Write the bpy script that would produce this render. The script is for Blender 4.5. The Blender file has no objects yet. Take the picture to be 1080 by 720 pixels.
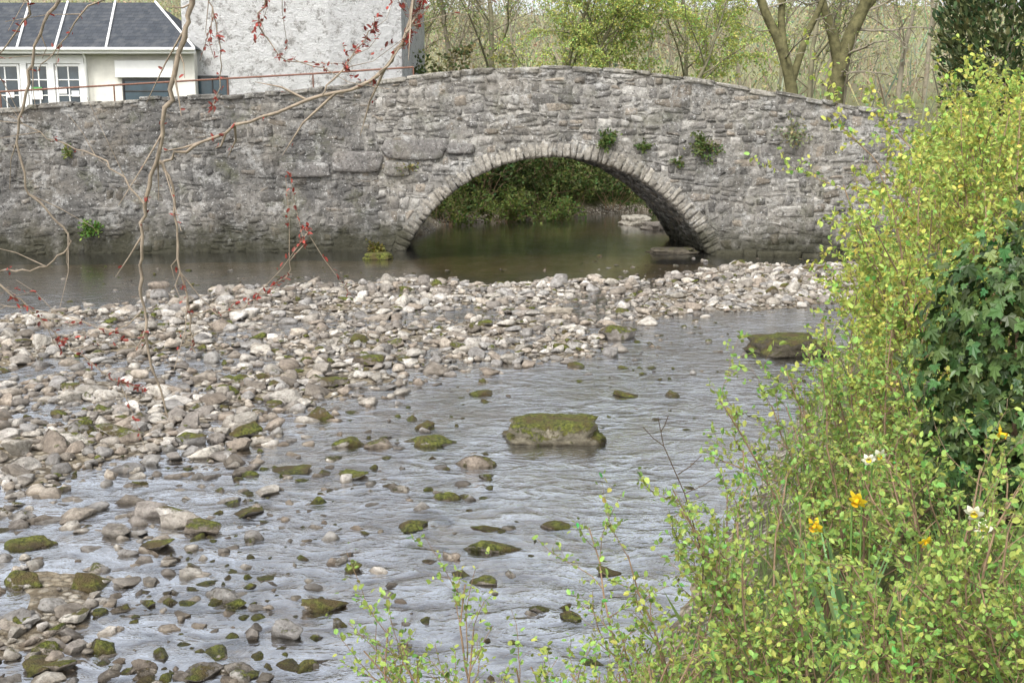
import bpy, math, random, bmesh
import numpy as np
from mathutils import Vector, noise
random.seed(7); rng=np.random.default_rng(7)
S=bpy.context.scene
F=1172.0; CH=3.0; PITCH=math.atan(220/F); cp,sp=math.cos(PITCH),math.sin(PITCH)
def ray(px,py):
    a=(px-540)/F; b=(360-py)/F
    return np.array([a,cp+b*sp,-sp+b*cp])
def P(px,py,Y):
    r=ray(px,py); t=Y/r[1]; return np.array([r[0]*t,Y,CH+r[2]*t])
def G(px,py,z=0.0):
    r=ray(px,py); t=(z-CH)/r[2]; return np.array([r[0]*t,r[1]*t,z])
def link(o): S.collection.objects.link(o); return o
# ---------------------------------------------------------------- mesh helpers
def mesh(name,V,faces,mat=None,smooth=True,col=None):
    V=np.asarray(V,dtype=np.float32); fl=faces if isinstance(faces,list) else [faces]
    fl=[np.asarray(f,dtype=np.int32) for f in fl if len(f)]
    me=bpy.data.meshes.new(name); me.vertices.add(len(V)); me.vertices.foreach_set('co',V.ravel())
    li=np.concatenate([f.ravel() for f in fl]); me.loops.add(len(li)); me.loops.foreach_set('vertex_index',li)
    st=[];o=0
    for f in fl:
        st.append(o+np.arange(len(f))*f.shape[1]); o+=f.size
    st=np.concatenate(st).astype(np.int32)
    me.polygons.add(len(st)); me.polygons.foreach_set('loop_start',st)
    me.polygons.foreach_set('use_smooth',np.full(len(st),smooth))
    me.update(calc_edges=True); me.validate()
    if col is not None:
        c=np.asarray(col,dtype=np.float32)
        if c.shape[1]==3: c=np.hstack([c,np.ones((len(c),1),np.float32)])
        at=me.attributes.new('col','FLOAT_COLOR','POINT'); at.data.foreach_set('color',c.ravel())
    if mat: me.materials.append(mat)
    return me
def obj(name,me,parent=None,label=None,cat=None,group=None,kind=None):
    o=bpy.data.objects.new(name,me); link(o)
    if parent: o.parent=parent
    if label: o["label"]=label
    if cat: o["category"]=cat
    if group: o["group"]=group
    if kind: o["kind"]=kind
    return o
def root(name,label,cat,loc=(0,0,0),group=None):
    o=obj(name,None,None,label,cat,group); o.empty_display_size=.2; o.location=loc; return o
class Geo:
    def __init__(s): s.V=[];s.Q=[];s.n=0
    def tube(s,pts,rad,k=5):
        p=np.array([tuple(q) for q in pts],float); r=np.array(rad,float); n=len(p)
        t=np.gradient(p,axis=0); t/=np.linalg.norm(t,axis=1)[:,None]+1e-9
        m=t.mean(0); ref=np.array([1,0,0]) if abs(m[0])<.7*np.linalg.norm(m) else np.array([0,1,0])
        a=np.cross(t,ref); a/=np.linalg.norm(a,axis=1)[:,None]+1e-9; b=np.cross(t,a)
        an=np.arange(k)*2*math.pi/k
        R=p[:,None]+r[:,None,None]*(a[:,None]*np.cos(an)[None,:,None]+b[:,None]*np.sin(an)[None,:,None])
        i=np.arange(n-1)[:,None]*k; j=np.arange(k)[None]; j2=(j+1)%k
        q=np.stack([i+j,i+j2,i+k+j2,i+k+j],-1).reshape(-1,4)+s.n
        s.V.append(R.reshape(-1,3)); s.Q.append(q); s.n+=n*k
    def mesh(s,name,mat): return mesh(name,np.concatenate(s.V),np.concatenate(s.Q),mat)
LEAF=(np.array([[0,0,0],[.28,.3,.07],[.72,.26,.06],[1,0,-.05],[.72,-.26,.06],[.28,-.3,.07]]),np.array([[0,1,2,3],[0,3,4,5]]))
IVY=(np.array([[0,0,0],[-.12,.3,.03],[.12,.52,.0],[.32,.27,.05],[.62,.42,.0],[.62,.16,.05],[1.05,0,-.05],[.62,-.16,.05],[.62,-.42,0],[.32,-.27,.05],[.12,-.52,0],[-.12,-.3,.03]]),
     np.array([[0,i,i+1] for i in range(1,11)]))
def leaves(name,pos,dr,size,col,mat,tmpl=LEAF,up=None,width=1.0):
    pos=np.asarray(pos,float); dr=np.asarray(dr,float); N=len(pos)
    dr=dr/(np.linalg.norm(dr,axis=1)[:,None]+1e-9)
    if up is None: up=rng.normal(size=(N,3))+np.array([0,0,1.3])
    sd=np.cross(up,dr); sd/=np.linalg.norm(sd,axis=1)[:,None]+1e-9; nm=np.cross(dr,sd)
    T,Fc=tmpl; size=np.asarray(size).reshape(-1,1,1)
    V=pos[:,None]+size*(T[None,:,0:1]*dr[:,None]+width*T[None,:,1:2]*sd[:,None]+T[None,:,2:3]*nm[:,None])
    m=len(T); fa=(Fc[None]+(np.arange(N)*m)[:,None,None]).reshape(-1,Fc.shape[1])
    C=np.repeat(np.asarray(col,float)[:,None],m,axis=1).reshape(-1,3)
    return mesh(name,V.reshape(-1,3),fa,mat,False,C)
def leafcols(N,base,var=.25):
    base=np.array(base); k=rng.normal(1,var,(N,1)).clip(.4,1.8); h=rng.normal(0,.12,(N,1))
    c=base*k; c[:,0:1]*=(1+h*1.6); return c.clip(.003,.9)
# ---------------------------------------------------------------- material helpers
class NM:
    def __init__(s,name):
        s.m=bpy.data.materials.new(name); s.m.use_nodes=True; s.t=s.m.node_tree; s.t.nodes.clear()
        s.out=s.n('ShaderNodeOutputMaterial'); s.geo=None
    def n(s,ty,**k):
        x=s.t.nodes.new(ty)
        for a,b in k.items(): setattr(x,a,b)
        return x
    def l(s,a,b): s.t.links.new(a,b)
    def set(s,sock,v):
        if hasattr(v,'is_output'): s.l(v,sock)
        elif isinstance(v,(tuple,list)) and len(v)==3 and sock.type=='RGBA': sock.default_value=(*v,1)
        else: sock.default_value=v
    def pos(s):
        if not s.geo: s.geo=s.n('ShaderNodeNewGeometry')
        return s.geo.outputs['Position']
    def noise(s,scale,detail=4,rough=.6,vec=None,dist=0):
        x=s.n('ShaderNodeTexNoise'); x.inputs['Scale'].default_value=scale; x.inputs['Detail'].default_value=detail
        x.inputs['Roughness'].default_value=rough; x.inputs['Distortion'].default_value=dist
        s.l(vec or s.pos(),x.inputs['Vector']); return x.outputs[0]
    def vor(s,scale,vec=None,feature='F1'):
        x=s.n('ShaderNodeTexVoronoi',feature=feature); x.inputs['Scale'].default_value=scale
        s.l(vec or s.pos(),x.inputs['Vector']); return x
    def mix(s,f,a,b,mode='MIX'):
        x=s.n('ShaderNodeMix',data_type='RGBA',blend_type=mode); s.set(x.inputs[0],f); s.set(x.inputs[6],a); s.set(x.inputs[7],b); return x.outputs[2]
    def math(s,op,a,b=0.0,c=0.0):
        x=s.n('ShaderNodeMath',operation=op); s.set(x.inputs[0],a); s.set(x.inputs[1],b); s.set(x.inputs[2],c); return x.outputs[0]
    def mr(s,v,a,b,c=0.0,d=1.0):
        x=s.n('ShaderNodeMapRange'); s.set(x.inputs[0],v)
        for i,q in enumerate((a,b,c,d)): x.inputs[i+1].default_value=q
        return x.outputs[0]
    def xyz(s,v):
        x=s.n('ShaderNodeSeparateXYZ'); s.l(v,x.inputs[0]); return x.outputs
    def bump(s,h,st=.4,dist=.02):
        x=s.n('ShaderNodeBump'); s.set(x.inputs['Strength'],st); x.inputs['Distance'].default_value=dist; s.l(h,x.inputs['Height']); return x.outputs[0]
    def bsdf(s,col,rough=.8,normal=None,spec=.3,metal=0):
        x=s.n('ShaderNodeBsdfPrincipled'); s.set(x.inputs['Base Color'],col); s.set(x.inputs['Roughness'],rough)
        x.inputs['Specular IOR Level'].default_value=spec; x.inputs['Metallic'].default_value=metal
        if normal: s.l(normal,x.inputs['Normal'])
        return x.outputs[0]
    def done(s,sh): s.l(sh,s.out.inputs[0]); return s.m
def m_plain(name,c,rough=.7,var=.25,scale=8,bump=.2,metal=0,spec=.3):
    k=NM(name); nz=k.noise(scale,5); c2=tuple(q*(1-var) for q in c); c3=tuple(min(1,q*(1+var*.5)) for q in c)
    col=k.mix(k.mr(nz,.3,.7),c2,c3); return k.done(k.bsdf(col,rough,k.bump(k.noise(scale*6,4),bump,.01),spec,metal))
def m_stone_wall(name,dark=1.0,mossy=.5,lo=.47,hi=.62,stain=.62,black=.75,bst=.8):
    k=NM(name); at=k.n('ShaderNodeAttribute',attribute_name='col'); c=at.outputs['Color']
    c=k.mix(.85,c,k.mix(k.mr(k.noise(9,6,.7),.3,.7),(.34,.325,.31),(1.15,1.13,1.10)),'MULTIPLY')
    z=k.xyz(k.pos())[2]
    st=k.mr(k.noise(.6,6,.7),lo,hi); c=k.mix(k.math('MULTIPLY',st,stain),c,(.09,.088,.085))
    wm=k.mr(k.noise(.9,5,.65),.48,.66); c=k.mix(k.math('MULTIPLY',wm,.25),c,(.23,.195,.145))
    li=k.mr(k.noise(1.7,8,.78),.54,.62); c=k.mix(k.math('MULTIPLY',li,.65),c,(.46*dark,.455*dark,.435*dark))
    sp_=k.mr(k.noise(14,5,.75),.60,.66); c=k.mix(k.math('MULTIPLY',sp_,.8),c,(.68*dark,.675*dark,.65*dark))
    bk=k.mr(k.noise(10,5,.75),.55,.64); c=k.mix(k.math('MULTIPLY',bk,black),c,(.045,.043,.04))
    mo=k.mr(k.noise(1.3,6,.7),.55,.7); mo=k.math('MULTIPLY',mo,mossy); c=k.mix(mo,c,(.12,.13,.055))
    damp=k.math('ADD',k.mr(z,0.1,1.1,1.15,0),k.mr(k.noise(2.2,5),.3,.7,-.55,.3)); damp=k.math('MINIMUM',k.math('MAXIMUM',damp,0),.9)
    c=k.mix(damp,c,(.040,.039,.024))
    b=k.bump(k.math('ADD',k.noise(28,6,.7),k.math('MULTIPLY',k.noise(6,5,.7),2.4)),bst,.04)
    return k.done(k.bsdf(c,.92,b,.15))
def m_rock(name,use_obj):
    k=NM(name)
    if use_obj:
        a=k.n('ShaderNodeObjectInfo'); c0=a.outputs['Color']; al=a.outputs['Alpha']
    else:
        a=k.n('ShaderNodeAttribute',attribute_name='col'); c0=a.outputs['Color']; al=a.outputs['Alpha']
    c=k.mix(.9,c0,k.mix(k.mr(k.noise(9,6,.75),.35,.65),(.42,.395,.36),(1.28,1.26,1.22)),'MULTIPLY')
    c=k.mix(k.math('MULTIPLY',k.mr(k.noise(40,3),.56,.66),.55),c,(.12,.10,.08))
    z=k.xyz(k.pos())[2]; nz=k.xyz(k.geo.outputs['Normal'])[2]
    f=k.math('ADD',k.math('MULTIPLY',nz,.7),k.mr(k.noise(6,6,.75),.25,.75,-.9,.9))
    f=k.math('ADD',f,k.math('SUBTRACT',k.math('MULTIPLY',al,1.7),1.35)); f=k.mr(f,0.0,.3)
    mc=k.mix(k.mr(k.noise(30,4),.35,.65),(.04,.048,.012),(.22,.24,.045)); mc=k.mix(k.mr(k.noise(5,3),.44,.62),mc,(.12,.09,.038))
    c=k.mix(f,c,mc)
    wet=k.mr(k.math('ADD',z,k.mr(k.noise(14),.3,.7,-.015,.015)),.005,.035,1,0)
    c=k.mix(wet,c,k.mix(.75,c,(.28,.24,.18),'MULTIPLY'))
    h=k.math('ADD',k.math('MULTIPLY',k.noise(28,6,.75),1.8),k.math('MULTIPLY',k.math('MULTIPLY',k.noise(75,3),f),3.))
    return k.done(k.bsdf(c,k.mr(wet,0,1,.85,.35),k.bump(h,.9,.022),.3))
def m_leaf(name,trans=.35,rough=.5,spec=.3):
    k=NM(name); at=k.n('ShaderNodeAttribute',attribute_name='col')
    tr=k.n('ShaderNodeBsdfTranslucent'); k.l(at.outputs['Color'],tr.inputs[0])
    ms=k.n('ShaderNodeMixShader'); ms.inputs[0].default_value=trans
    k.l(k.bsdf(at.outputs['Color'],rough,None,spec),ms.inputs[1]); k.l(tr.outputs[0],ms.inputs[2]); return k.done(ms.outputs[0])
MW=m_stone_wall('bridge_stone',1.0,.25); MWL=m_stone_wall('river_wall_stone',.9,.4,.42,.58,.8,.85,.8); MWR=m_stone_wall('arch_stone',1.0,.12,.5,.66,.45,.6)
MR_O=m_rock('river_rock',True); MR_A=m_rock('river_rock_bulk',False)
ML=m_leaf('spring_leaf',.36); MLG=m_leaf('ivy_leaf',.15,.42,.4)
M_TWIG=m_plain('twig_bark',(.27,.185,.115),.85,.4,20)
M_BARK=m_plain('pale_bark',(.26,.23,.17),.9,.45,6,.6)
M_MOSSBARK=m_plain('mossy_bark',(.14,.13,.06),.9,.6,5,.7)
M_SAP=m_plain('sapling_bark',(.32,.26,.195),.8,.4,30,.3)
# ---------------------------------------------------------------- terrain functions
A=np.array([-3.45,28.9]); B=np.array([8.4,27.4]); LP=np.array([-14.1,27.6])
u=(B-A)/np.linalg.norm(B-A); n=np.array([u[1],-u[0]])
u2=(A-LP)/np.linalg.norm(A-LP); n2=np.array([u2[1],-u2[0]])
w=np.array([-.10,.995]); w/=np.linalg.norm(w)
def on_plane(px,py,O,uu,nn):
    r=ray(px,py); t=(O@nn)/(r[:2]@nn); q=r*t
    return (q[:2]-O)@uu, CH+q[2]
sC,_=on_plane(586,262,A,u,n); HS=3.86; RISE=2.40
RI=(HS**2+RISE**2)/(2*RISE); ZC=RISE-RI; RO=RI+.43
kk=(w@u)/(w@-n)
def snoise(x,y,sc,seed,nn=7):
    r=np.random.default_rng(seed); o=0
    for i in range(nn):
        a=r.uniform(0,6.28); f=sc*r.uniform(.5,2); o=o+np.sin((x*math.cos(a)+y*math.sin(a))*f+r.uniform(0,6.28))
    return o/nn
barpx=[(-160,345),(0,335),(130,316),(260,303),(420,290),(520,299),(640,295),(760,281),(885,278),(930,285),(900,310),(830,328),(700,338),(640,350),(650,374),(520,390),(450,410),(420,436),(320,448),(275,485),(205,505),(200,560),(130,600),(90,620),(120,660),(90,710),(-60,740),(-260,740)]
bar=np.array([G(*q)[:2] for q in barpx])
def inpoly(x,y,pl):
    ins=np.zeros(x.shape,bool); m=len(pl)
    for i in range(m):
        x1,y1=pl[i]; x2,y2=pl[(i+1)%m]
        c=((y1>y)!=(y2>y))&(x<(x2-x1)*(y-y1)/(y2-y1+1e-12)+x1); ins^=c
    return ins
gx=np.arange(-20,13,.1); gy=np.arange(3,32,.1); GX,GY=np.meshgrid(gx,gy)
am=np.clip((GY-6)/10,.2,1); wx=GX+.55*am*snoise(GX,GY,1.9,3); wy=GY+.75*am*snoise(GX,GY,1.6,4)
BM=inpoly(wx,wy,bar).astype(float); BW=BM
def blur(M,k,it):
    for _ in range(it): M=(M+np.roll(M,k,0)+np.roll(M,-k,0)+np.roll(M,k,1)+np.roll(M,-k,1))/5
    return M
BM=blur(BM,2,5); BW=blur(BW,6,14)
def samp(M,x,y):
    i=np.clip(((y-3)/.1).astype(int),0,len(gy)-1); j=np.clip(((x+20)/.1).astype(int),0,len(gx)-1)
    return np.where((y>3)&(y<32)&(x>-20)&(x<13),M[i,j],0)
def barmask(x,y): return samp(BM,x,y)
def xe(y): return np.interp(y,[-50,0,4,8,12,16,22,27,60],[-30,-3,-.1,1.6,3.2,4.9,7.2,9.2,9.2])
cl=np.array([A+u*(sC+kk*3)+(-n)*3,[1.2,35.3],[4.5,38.5],[10,41.5],[18,44],[40,50]])
def pdist(x,y,pl):
    d=np.full(x.shape,1e9)
    for i in range(len(pl)-1):
        a=pl[i];b=pl[i+1];ab=b-a; t=np.clip(((x-a[0])*ab[0]+(y-a[1])*ab[1])/(ab@ab),0,1)
        d=np.minimum(d,np.hypot(x-a[0]-t*ab[0],y-a[1]-t*ab[1]))
    return d
def height(x,y):
    x=np.asarray(x,float);y=np.asarray(y,float)
    h=-.075+.035*snoise(x,y,1.2,1)+.025*snoise(x,y,5,2)-.2*np.clip((y-22)/4,0,1)+.035*np.clip((-x-.25*y)/1.5,0,1)*(y<12)
    m=barmask(x,y)
    h=h*(1-m)+m*(-.005+.065*snoise(x,y,1.4,9)+.035*snoise(x,y,4,10)+.06*np.clip((x-3)/3,0,1))
    dr=x-xe(y); hb=np.where(dr>0,np.minimum(dr*.55,1.25)+.04*np.maximum(dr-2,0),-9)+.05*snoise(x,y,2,11); h=np.maximum(h,np.minimum(hb,2.6))
    hn=np.minimum((4.3-y)*.5,1.25)+.04*snoise(x,y,2,12); h=np.maximum(h,np.where(y<5,hn,-9))
    right=x>A[0]
    dn=-np.where(right,(x-A[0])*n[0]+(y-A[1])*n[1],(x-A[0])*n2[0]+(y-A[1])*n2[1])
    s=(x-A[0])*u[0]+(y-A[1])*u[1]
    inch=np.abs(s-(sC+kk*dn))<HS+.15
    bed=-.25+.04*snoise(x,y,2,5)
    hz=np.where(inch,bed,2.8)
    d=pdist(x,y,cl); hb2=bed+np.clip((d-3.3-.4*snoise(x,y,1.0,14))*.8,0,3.0)+.1*snoise(x,y,1,15)
    hill=np.clip((y-52)*.2,0,13)*(1+.15*snoise(x,y,.05,20))+.3*snoise(x,y,.3,21)*np.clip((y-45)/10,0,1)
    h=np.where(dn>.25,np.where((dn<4.3),hz,np.minimum(hb2,2.85)+hill),h)
    return h
def hgt(x,y): return float(height(np.array([x]),np.array([y]))[0])
xs=np.concatenate([np.linspace(-500,-24,22),np.arange(-22,13,.14),np.linspace(14,60,30),np.linspace(75,500,16)])
ys=np.concatenate([np.linspace(-200,0,16),np.arange(1,46,.15),np.linspace(47,110,40),np.linspace(120,700,24)])
XX,YY=np.meshgrid(xs,ys); HH=height(XX,YY)
def gridmesh(name,XX,YY,HH,mat):
    r,c=XX.shape; V=np.stack([XX,YY,HH],-1).reshape(-1,3); i=np.arange(r-1)[:,None]*c; j=np.arange(c-1)[None]
    q=np.stack([i+j,i+j+1,i+c+j+1,i+c+j],-1).reshape(-1,4); return mesh(name,V,q,mat)
k=NM('ground_cover'); z=k.xyz(k.pos())[2]; yy=k.xyz(k.pos())[1]
v=k.vor(14)
hs=k.xyz(v.outputs['Color'])[0]
gr=k.mix(hs,(.16,.14,.11),(.46,.425,.36)); gr=k.mix(k.mr(v.outputs['Distance'],.35,.62),gr,(.09,.075,.055))
gr=k.mix(k.mr(k.noise(.8,4),.45,.65),gr,k.mix(hs,(.14,.115,.075),(.33,.28,.20)))
gr=k.mix(k.mr(z,-.03,.03,.4,0),gr,(.18,.135,.075))
gr=k.mix(k.math('MULTIPLY',k.mr(z,-.2,0,1,0),k.mr(k.noise(1.5,4),.45,.6)),gr,(.11,.095,.045))
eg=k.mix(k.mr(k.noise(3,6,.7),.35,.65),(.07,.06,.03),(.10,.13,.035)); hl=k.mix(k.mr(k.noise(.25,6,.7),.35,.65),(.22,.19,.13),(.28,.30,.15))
eg=k.mix(k.mr(yy,46,70),eg,hl)  # hill ground colour pales with distance, standing in for haze
c=k.mix(k.mr(k.math('ADD',z,k.mr(k.noise(4),.3,.7,-.1,.1)),.2,.4),gr,eg)
MG=k.done(k.bsdf(c,.9,k.bump(k.math('ADD',k.math('SUBTRACT',1,v.outputs['Distance']),k.noise(30,4)),.8,.05),.2))
obj('ground',gridmesh('ground',XX,YY,HH,MG),kind='structure',label='stony river bed rising to grassy earth banks')
# water: calm upstream pool, gently broken riffle downstream
k=NM('river_water'); X_=k.xyz(k.pos()); 
cmb=k.n('ShaderNodeCombineXYZ'); k.l(k.math('MULTIPLY',X_[0],.6),cmb.inputs[0]); k.l(X_[1],cmb.inputs[1])
n1=k.noise(3.8,4,.55,cmb.outputs[0],1.2); n2_=k.noise(12,3,.55,cmb.outputs[0],.8); n3=k.noise(.7,5,.65,None,.5)
hgtw=k.math('ADD',k.math('MULTIPLY',n1,1.0),k.math('MULTIPLY',n2_,.28))
rif=k.mr(X_[1],19,24.5,1.0,.0)
st=k.math('MULTIPLY',k.math('MULTIPLY_ADD',rif,.88,.12),k.mr(n3,.38,.62,.4,1.1))
bn=k.bump(hgtw,st,.042)
fr=k.n('ShaderNodeFresnel'); fr.inputs[0].default_value=1.45; k.l(bn,fr.inputs['Normal'])
gl=k.n('ShaderNodeBsdfGlossy'); gl.inputs['Roughness'].default_value=.14; gl.inputs['Color'].default_value=(.95,.97,1,1); k.l(bn,gl.inputs['Normal'])
tr=k.n('ShaderNodeBsdfTransparent'); tr.inputs[0].default_value=(.84,.76,.62,1)
gw=k.math('ADD',k.math('MULTIPLY',n1,.74),k.math('MULTIPLY',n2_,.26))
gw=k.mr(k.math('ADD',gw,k.mr(n3,.36,.64,-.09,.10)),.38,.62,.20,.66)
ff=k.math('ADD',k.math('MULTIPLY',fr.outputs[0],1.25),k.math('MULTIPLY_ADD',k.math('MULTIPLY',gw,rif),1.0,.03))  # noise-driven gloss boost stands in for ripple facets catching the sky
ms=k.n('ShaderNodeMixShader'); k.l(k.math('MINIMUM',ff,.9),ms.inputs[0]); k.l(tr.outputs[0],ms.inputs[1]); k.l(gl.outputs[0],ms.inputs[2])
MWAT=k.done(ms.outputs[0])
wx_=np.linspace(-40,45,120); wy_=np.linspace(1.5,56,120); WX,WY=np.meshgrid(wx_,wy_)
obj('water',gridmesh('water',WX,WY,WX*0,MWAT),kind='structure',label='shallow rippling river water over stones')
# ---------------------------------------------------------------- masonry
def build_stones(quads,depth,cols,fmap,clampf=None,name='masonry',mat=None,jit=.034,gap=.008):
    q=np.array(quads,float); N=len(q); q+=rng.uniform(-jit,jit,q.shape)
    cen=q.mean(1,keepdims=True); d=q-cen; L=np.abs(d)+1e-6; q=cen+d*np.clip((L-gap)/L,.3,1)
    a=np.array([0,.12,.5,.88,1]); b=np.array([0,.16,.5,.84,1]); pr=np.array([0,.85,1,.85,0])
    aa,bb=np.meshgrid(a,b); W=np.stack([(1-aa)*(1-bb),aa*(1-bb),aa*bb,(1-aa)*bb],-1)
    UV=np.einsum('ijk,nkc->nijc',W,q)
    UV[:,1:-1,1:-1]+=rng.normal(0,.011,(N,3,3,2))
    for (i,j) in ((0,0),(0,4),(4,0),(4,4)):
        UV[:,i,j]=.5*UV[:,i,j]+.5*UV[:,1 if i==0 else 3,1 if j==0 else 3]
    D=np.minimum(pr[None,:,None],pr[None,None,:])*np.asarray(depth)[:,None,None]+rng.normal(0,.006,(N,5,5)); D[:,0]=D[:,-1]=-.008; D[:,:,0]=D[:,:,-1]=-.008
    U=UV[...,0];Vv=UV[...,1]
    if clampf: U,Vv=clampf(U,Vv)
    X=fmap(U,Vv,D).reshape(-1,3)
    i=np.arange(4)[:,None]*5; j=np.arange(4)[None]; f=np.stack([i+j,i+j+1,i+6+j,i+5+j],-1).reshape(-1,4)
    Fa=(f[None]+(np.arange(N)*25)[:,None,None]).reshape(-1,4)
    C=np.repeat(np.asarray(cols)[:,None],25,1).reshape(-1,3)
    return mesh(name,X,Fa,mat,True,C)
def stone_col(dark=1.0):
    b=random.choice([(.34,.33,.31),(.28,.27,.25),(.39,.38,.355),(.25,.243,.23),(.32,.285,.24),(.45,.44,.415),(.20,.193,.182)]); k=random.uniform(.66,1.25)*dark
    return [q*k for q in b]
def rows(s0,s1,z0,ztop,skip,dark,hmin=.15,hmax=.31,dp=(.004,.034)):
    Q=[];D=[];C=[]; z=z0; i=0
    while z<ztop:
        h=random.uniform(hmin,hmax); s=s0-random.random()*.3
        zz=lambda s,zb,i:zb+.05*math.sin(s*.9+zb*1.2)+.045*math.sin(s*3.1+i*1.7)+.022*math.sin(s*9+i*2.9)
        while s<s1:
            wd=random.uniform(.18,.42) if random.random()<.78 else random.uniform(.42,.68)
            e=s+wd
            rr_=random.random()
            parts=[(0,1)] if rr_<.70 else ([(0,.55),(.55,1)] if rr_<.87 else [(0,.35),(.35,1)])
            for p0,p1 in parts:
                sub=[(s,e)] if (wd<.34 or random.random()<.5) else [(s,s+wd*.45),(s+wd*.45,e)]
                for (a_,b_) in sub:
                    def lv(sx,p): return zz(sx,z,i)*(1-p)+zz(sx,z+h,i+1)*p
                    sk1=random.uniform(-.05,.05)
                    q=[(a_,lv(a_,p0)),(b_,lv(b_,p0)),(b_+sk1,lv(b_,p1)),(a_+sk1,lv(a_,p1))]
                    if not skip(q): Q.append(q);D.append(random.uniform(*dp) if random.random()<.9 else dp[1]*1.6);C.append(stone_col(dark))
            s=e
        z+=h;i+=1
    return Q,D,C
zt_px=[(330,91),(400,83),(450,77),(500,72),(560,69),(620,70),(680,75),(740,83),(800,93),(860,103),(900,111),(950,118),(1050,130)]
tz=np.array([on_plane(a,b,A,u,n) for a,b in zt_px]); 
def ztop(s): return np.interp(s,tz[:,0],tz[:,1])
lz_px=[(-160,118),(0,113),(60,109),(150,103),(220,100),(300,95),(350,89),(400,83),(430,80)]
lz=np.array([on_plane(a,b,A,u2,n2) for a,b in lz_px])
def ltop(s): return np.interp(s,lz[:,0],lz[:,1])
def fm(O,uu,nn):
    def f(s,z,d): 
        d=d+.05*np.sin(s*.8+z)+.03*np.sin(s*2.1-z*1.7)
        return np.stack([O[0]+uu[0]*s+nn[0]*d,O[1]+uu[1]*s+nn[1]*d,z],-1)
    return f
fb=fm(A,u,n); fl_=fm(A,u2,n2)
COP=.13
def skipb(q):
    r=[math.hypot(a-sC,b-ZC) for a,b in q]
    if sum(x<RO-.03 for x in r)>=3: return True
    s=(q[0][0]+q[1][0])/2; return q[0][1]>ztop(s)-COP-.04
def clampb(U,V):
    r=np.hypot(U-sC,V-ZC); m=(r<RO-.05)&(V>-.5); k=np.where(m,(RO-.05)/np.maximum(r,.1),1)
    U2=sC+(U-sC)*k; V2=ZC+(V-ZC)*k; V2=np.minimum(V2,ztop(U2)-COP+.01); return U2,V2
bridge=root('stone_bridge','hump-backed grey rubble stone bridge with single arch over the river','bridge')
SB=13.2
Q,D,C=rows(0,SB,-.35,5.2,skipb,1.0)
obj('spandrel_wall',build_stones(Q,D,C,fb,clampb,'spandrel_wall',MW),bridge)
ss=np.arange(-.0,SB+.01,.08)
def pt(s,dep,z): 
    p=A+u*(s+kk*dep)-n*dep; return (p[0],p[1],z)
def zb(s):
    return ZC+math.sqrt(max((RI+.15)**2-(s-sC)**2,0)) if abs(s-sC)<HS+.05 else -.5
G_V=[];G_Q=[]
def strip(fa,fb_):
    m=len(ss); a=np.array([fa(s) for s in ss]);b=np.array([fb_(s) for s in ss])
    o=sum(len(x) for x in G_V); G_V.append(a);G_V.append(b); i=np.arange(m-1); G_Q.append(np.stack([i,i+1,i+m+1,i+m],-1)+o)
nzf=24; m=len(ss); Zb=np.array([zb(s) for s in ss]); Zt=np.array([ztop(s)-.08 for s in ss]); tt=np.linspace(0,1,nzf+1)[:,None]; ZZ=Zb[None]*(1-tt)+Zt[None]*tt; SS_=np.repeat(ss[None],nzf+1,0)
G_V.append(fb(SS_,ZZ,.002).reshape(-1,3)); i=np.arange(nzf)[:,None]*m; j=np.arange(m-1)[None]; G_Q.append(np.stack([i+j,i+j+1,i+m+j+1,i+m+j],-1).reshape(-1,4))
strip(lambda s:pt(s,.42,ztop(s)-.08),lambda s:pt(s,.42,ztop(s)-1.0))
strip(lambda s:pt(s,.42,ztop(s)-1.0),lambda s:pt(s,3.7,ztop(s)-1.0))
strip(lambda s:pt(s,3.7,ztop(s)-1.0),lambda s:pt(s,3.7,ztop(s)-.05))
strip(lambda s:pt(s,3.7,ztop(s)-.05),lambda s:pt(s,4.1,ztop(s)-.05))
strip(lambda s:pt(s,4.1,zb(s)),lambda s:pt(s,4.1,ztop(s)-.05))
V=np.concatenate(G_V); obj('mortar_core',mesh('mortar_core',V,np.concatenate(G_Q),MW,False,np.tile([.33,.32,.295],(len(V),1))),bridge)
TH=math.acos((-.35-ZC)/RI)
Q=[];D=[];C=[]; a=-TH
while a<TH:
    da=random.uniform(.11,.2)/RI; y=.3+random.random()*-.2
    while y<4.05:
        e=min(y+random.uniform(.25,.6),4.1); Q.append([(a,y),(a+da,y),(a+da,e),(a,e)]);D.append(random.uniform(.01,.05));C.append(stone_col(.9)); y=e
    a+=da
def fsof(a,y,d):
    r=RI+.02-d; s=sC+np.sin(a)*r; z=ZC+np.cos(a)*r
    return np.stack([A[0]+u[0]*(s+kk*y)-n[0]*y,A[1]+u[1]*(s+kk*y)-n[1]*y,z],-1)
obj('arch_soffit',build_stones(Q,D,C,fsof,None,'arch_soffit',MW,jit=.002,gap=.004),bridge)
aa=np.linspace(-TH,TH,60); V=np.concatenate([fsof(aa,aa*0+.02,aa*0-.02),fsof(aa,aa*0+4.1,aa*0-.02)]); i=np.arange(59)
obj('arch_barrel',mesh('arch_barrel',V,np.stack([i,i+1,i+61,i+60],-1),MW,True,np.tile([.3,.28,.24],(len(V),1))),bridge)
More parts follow.
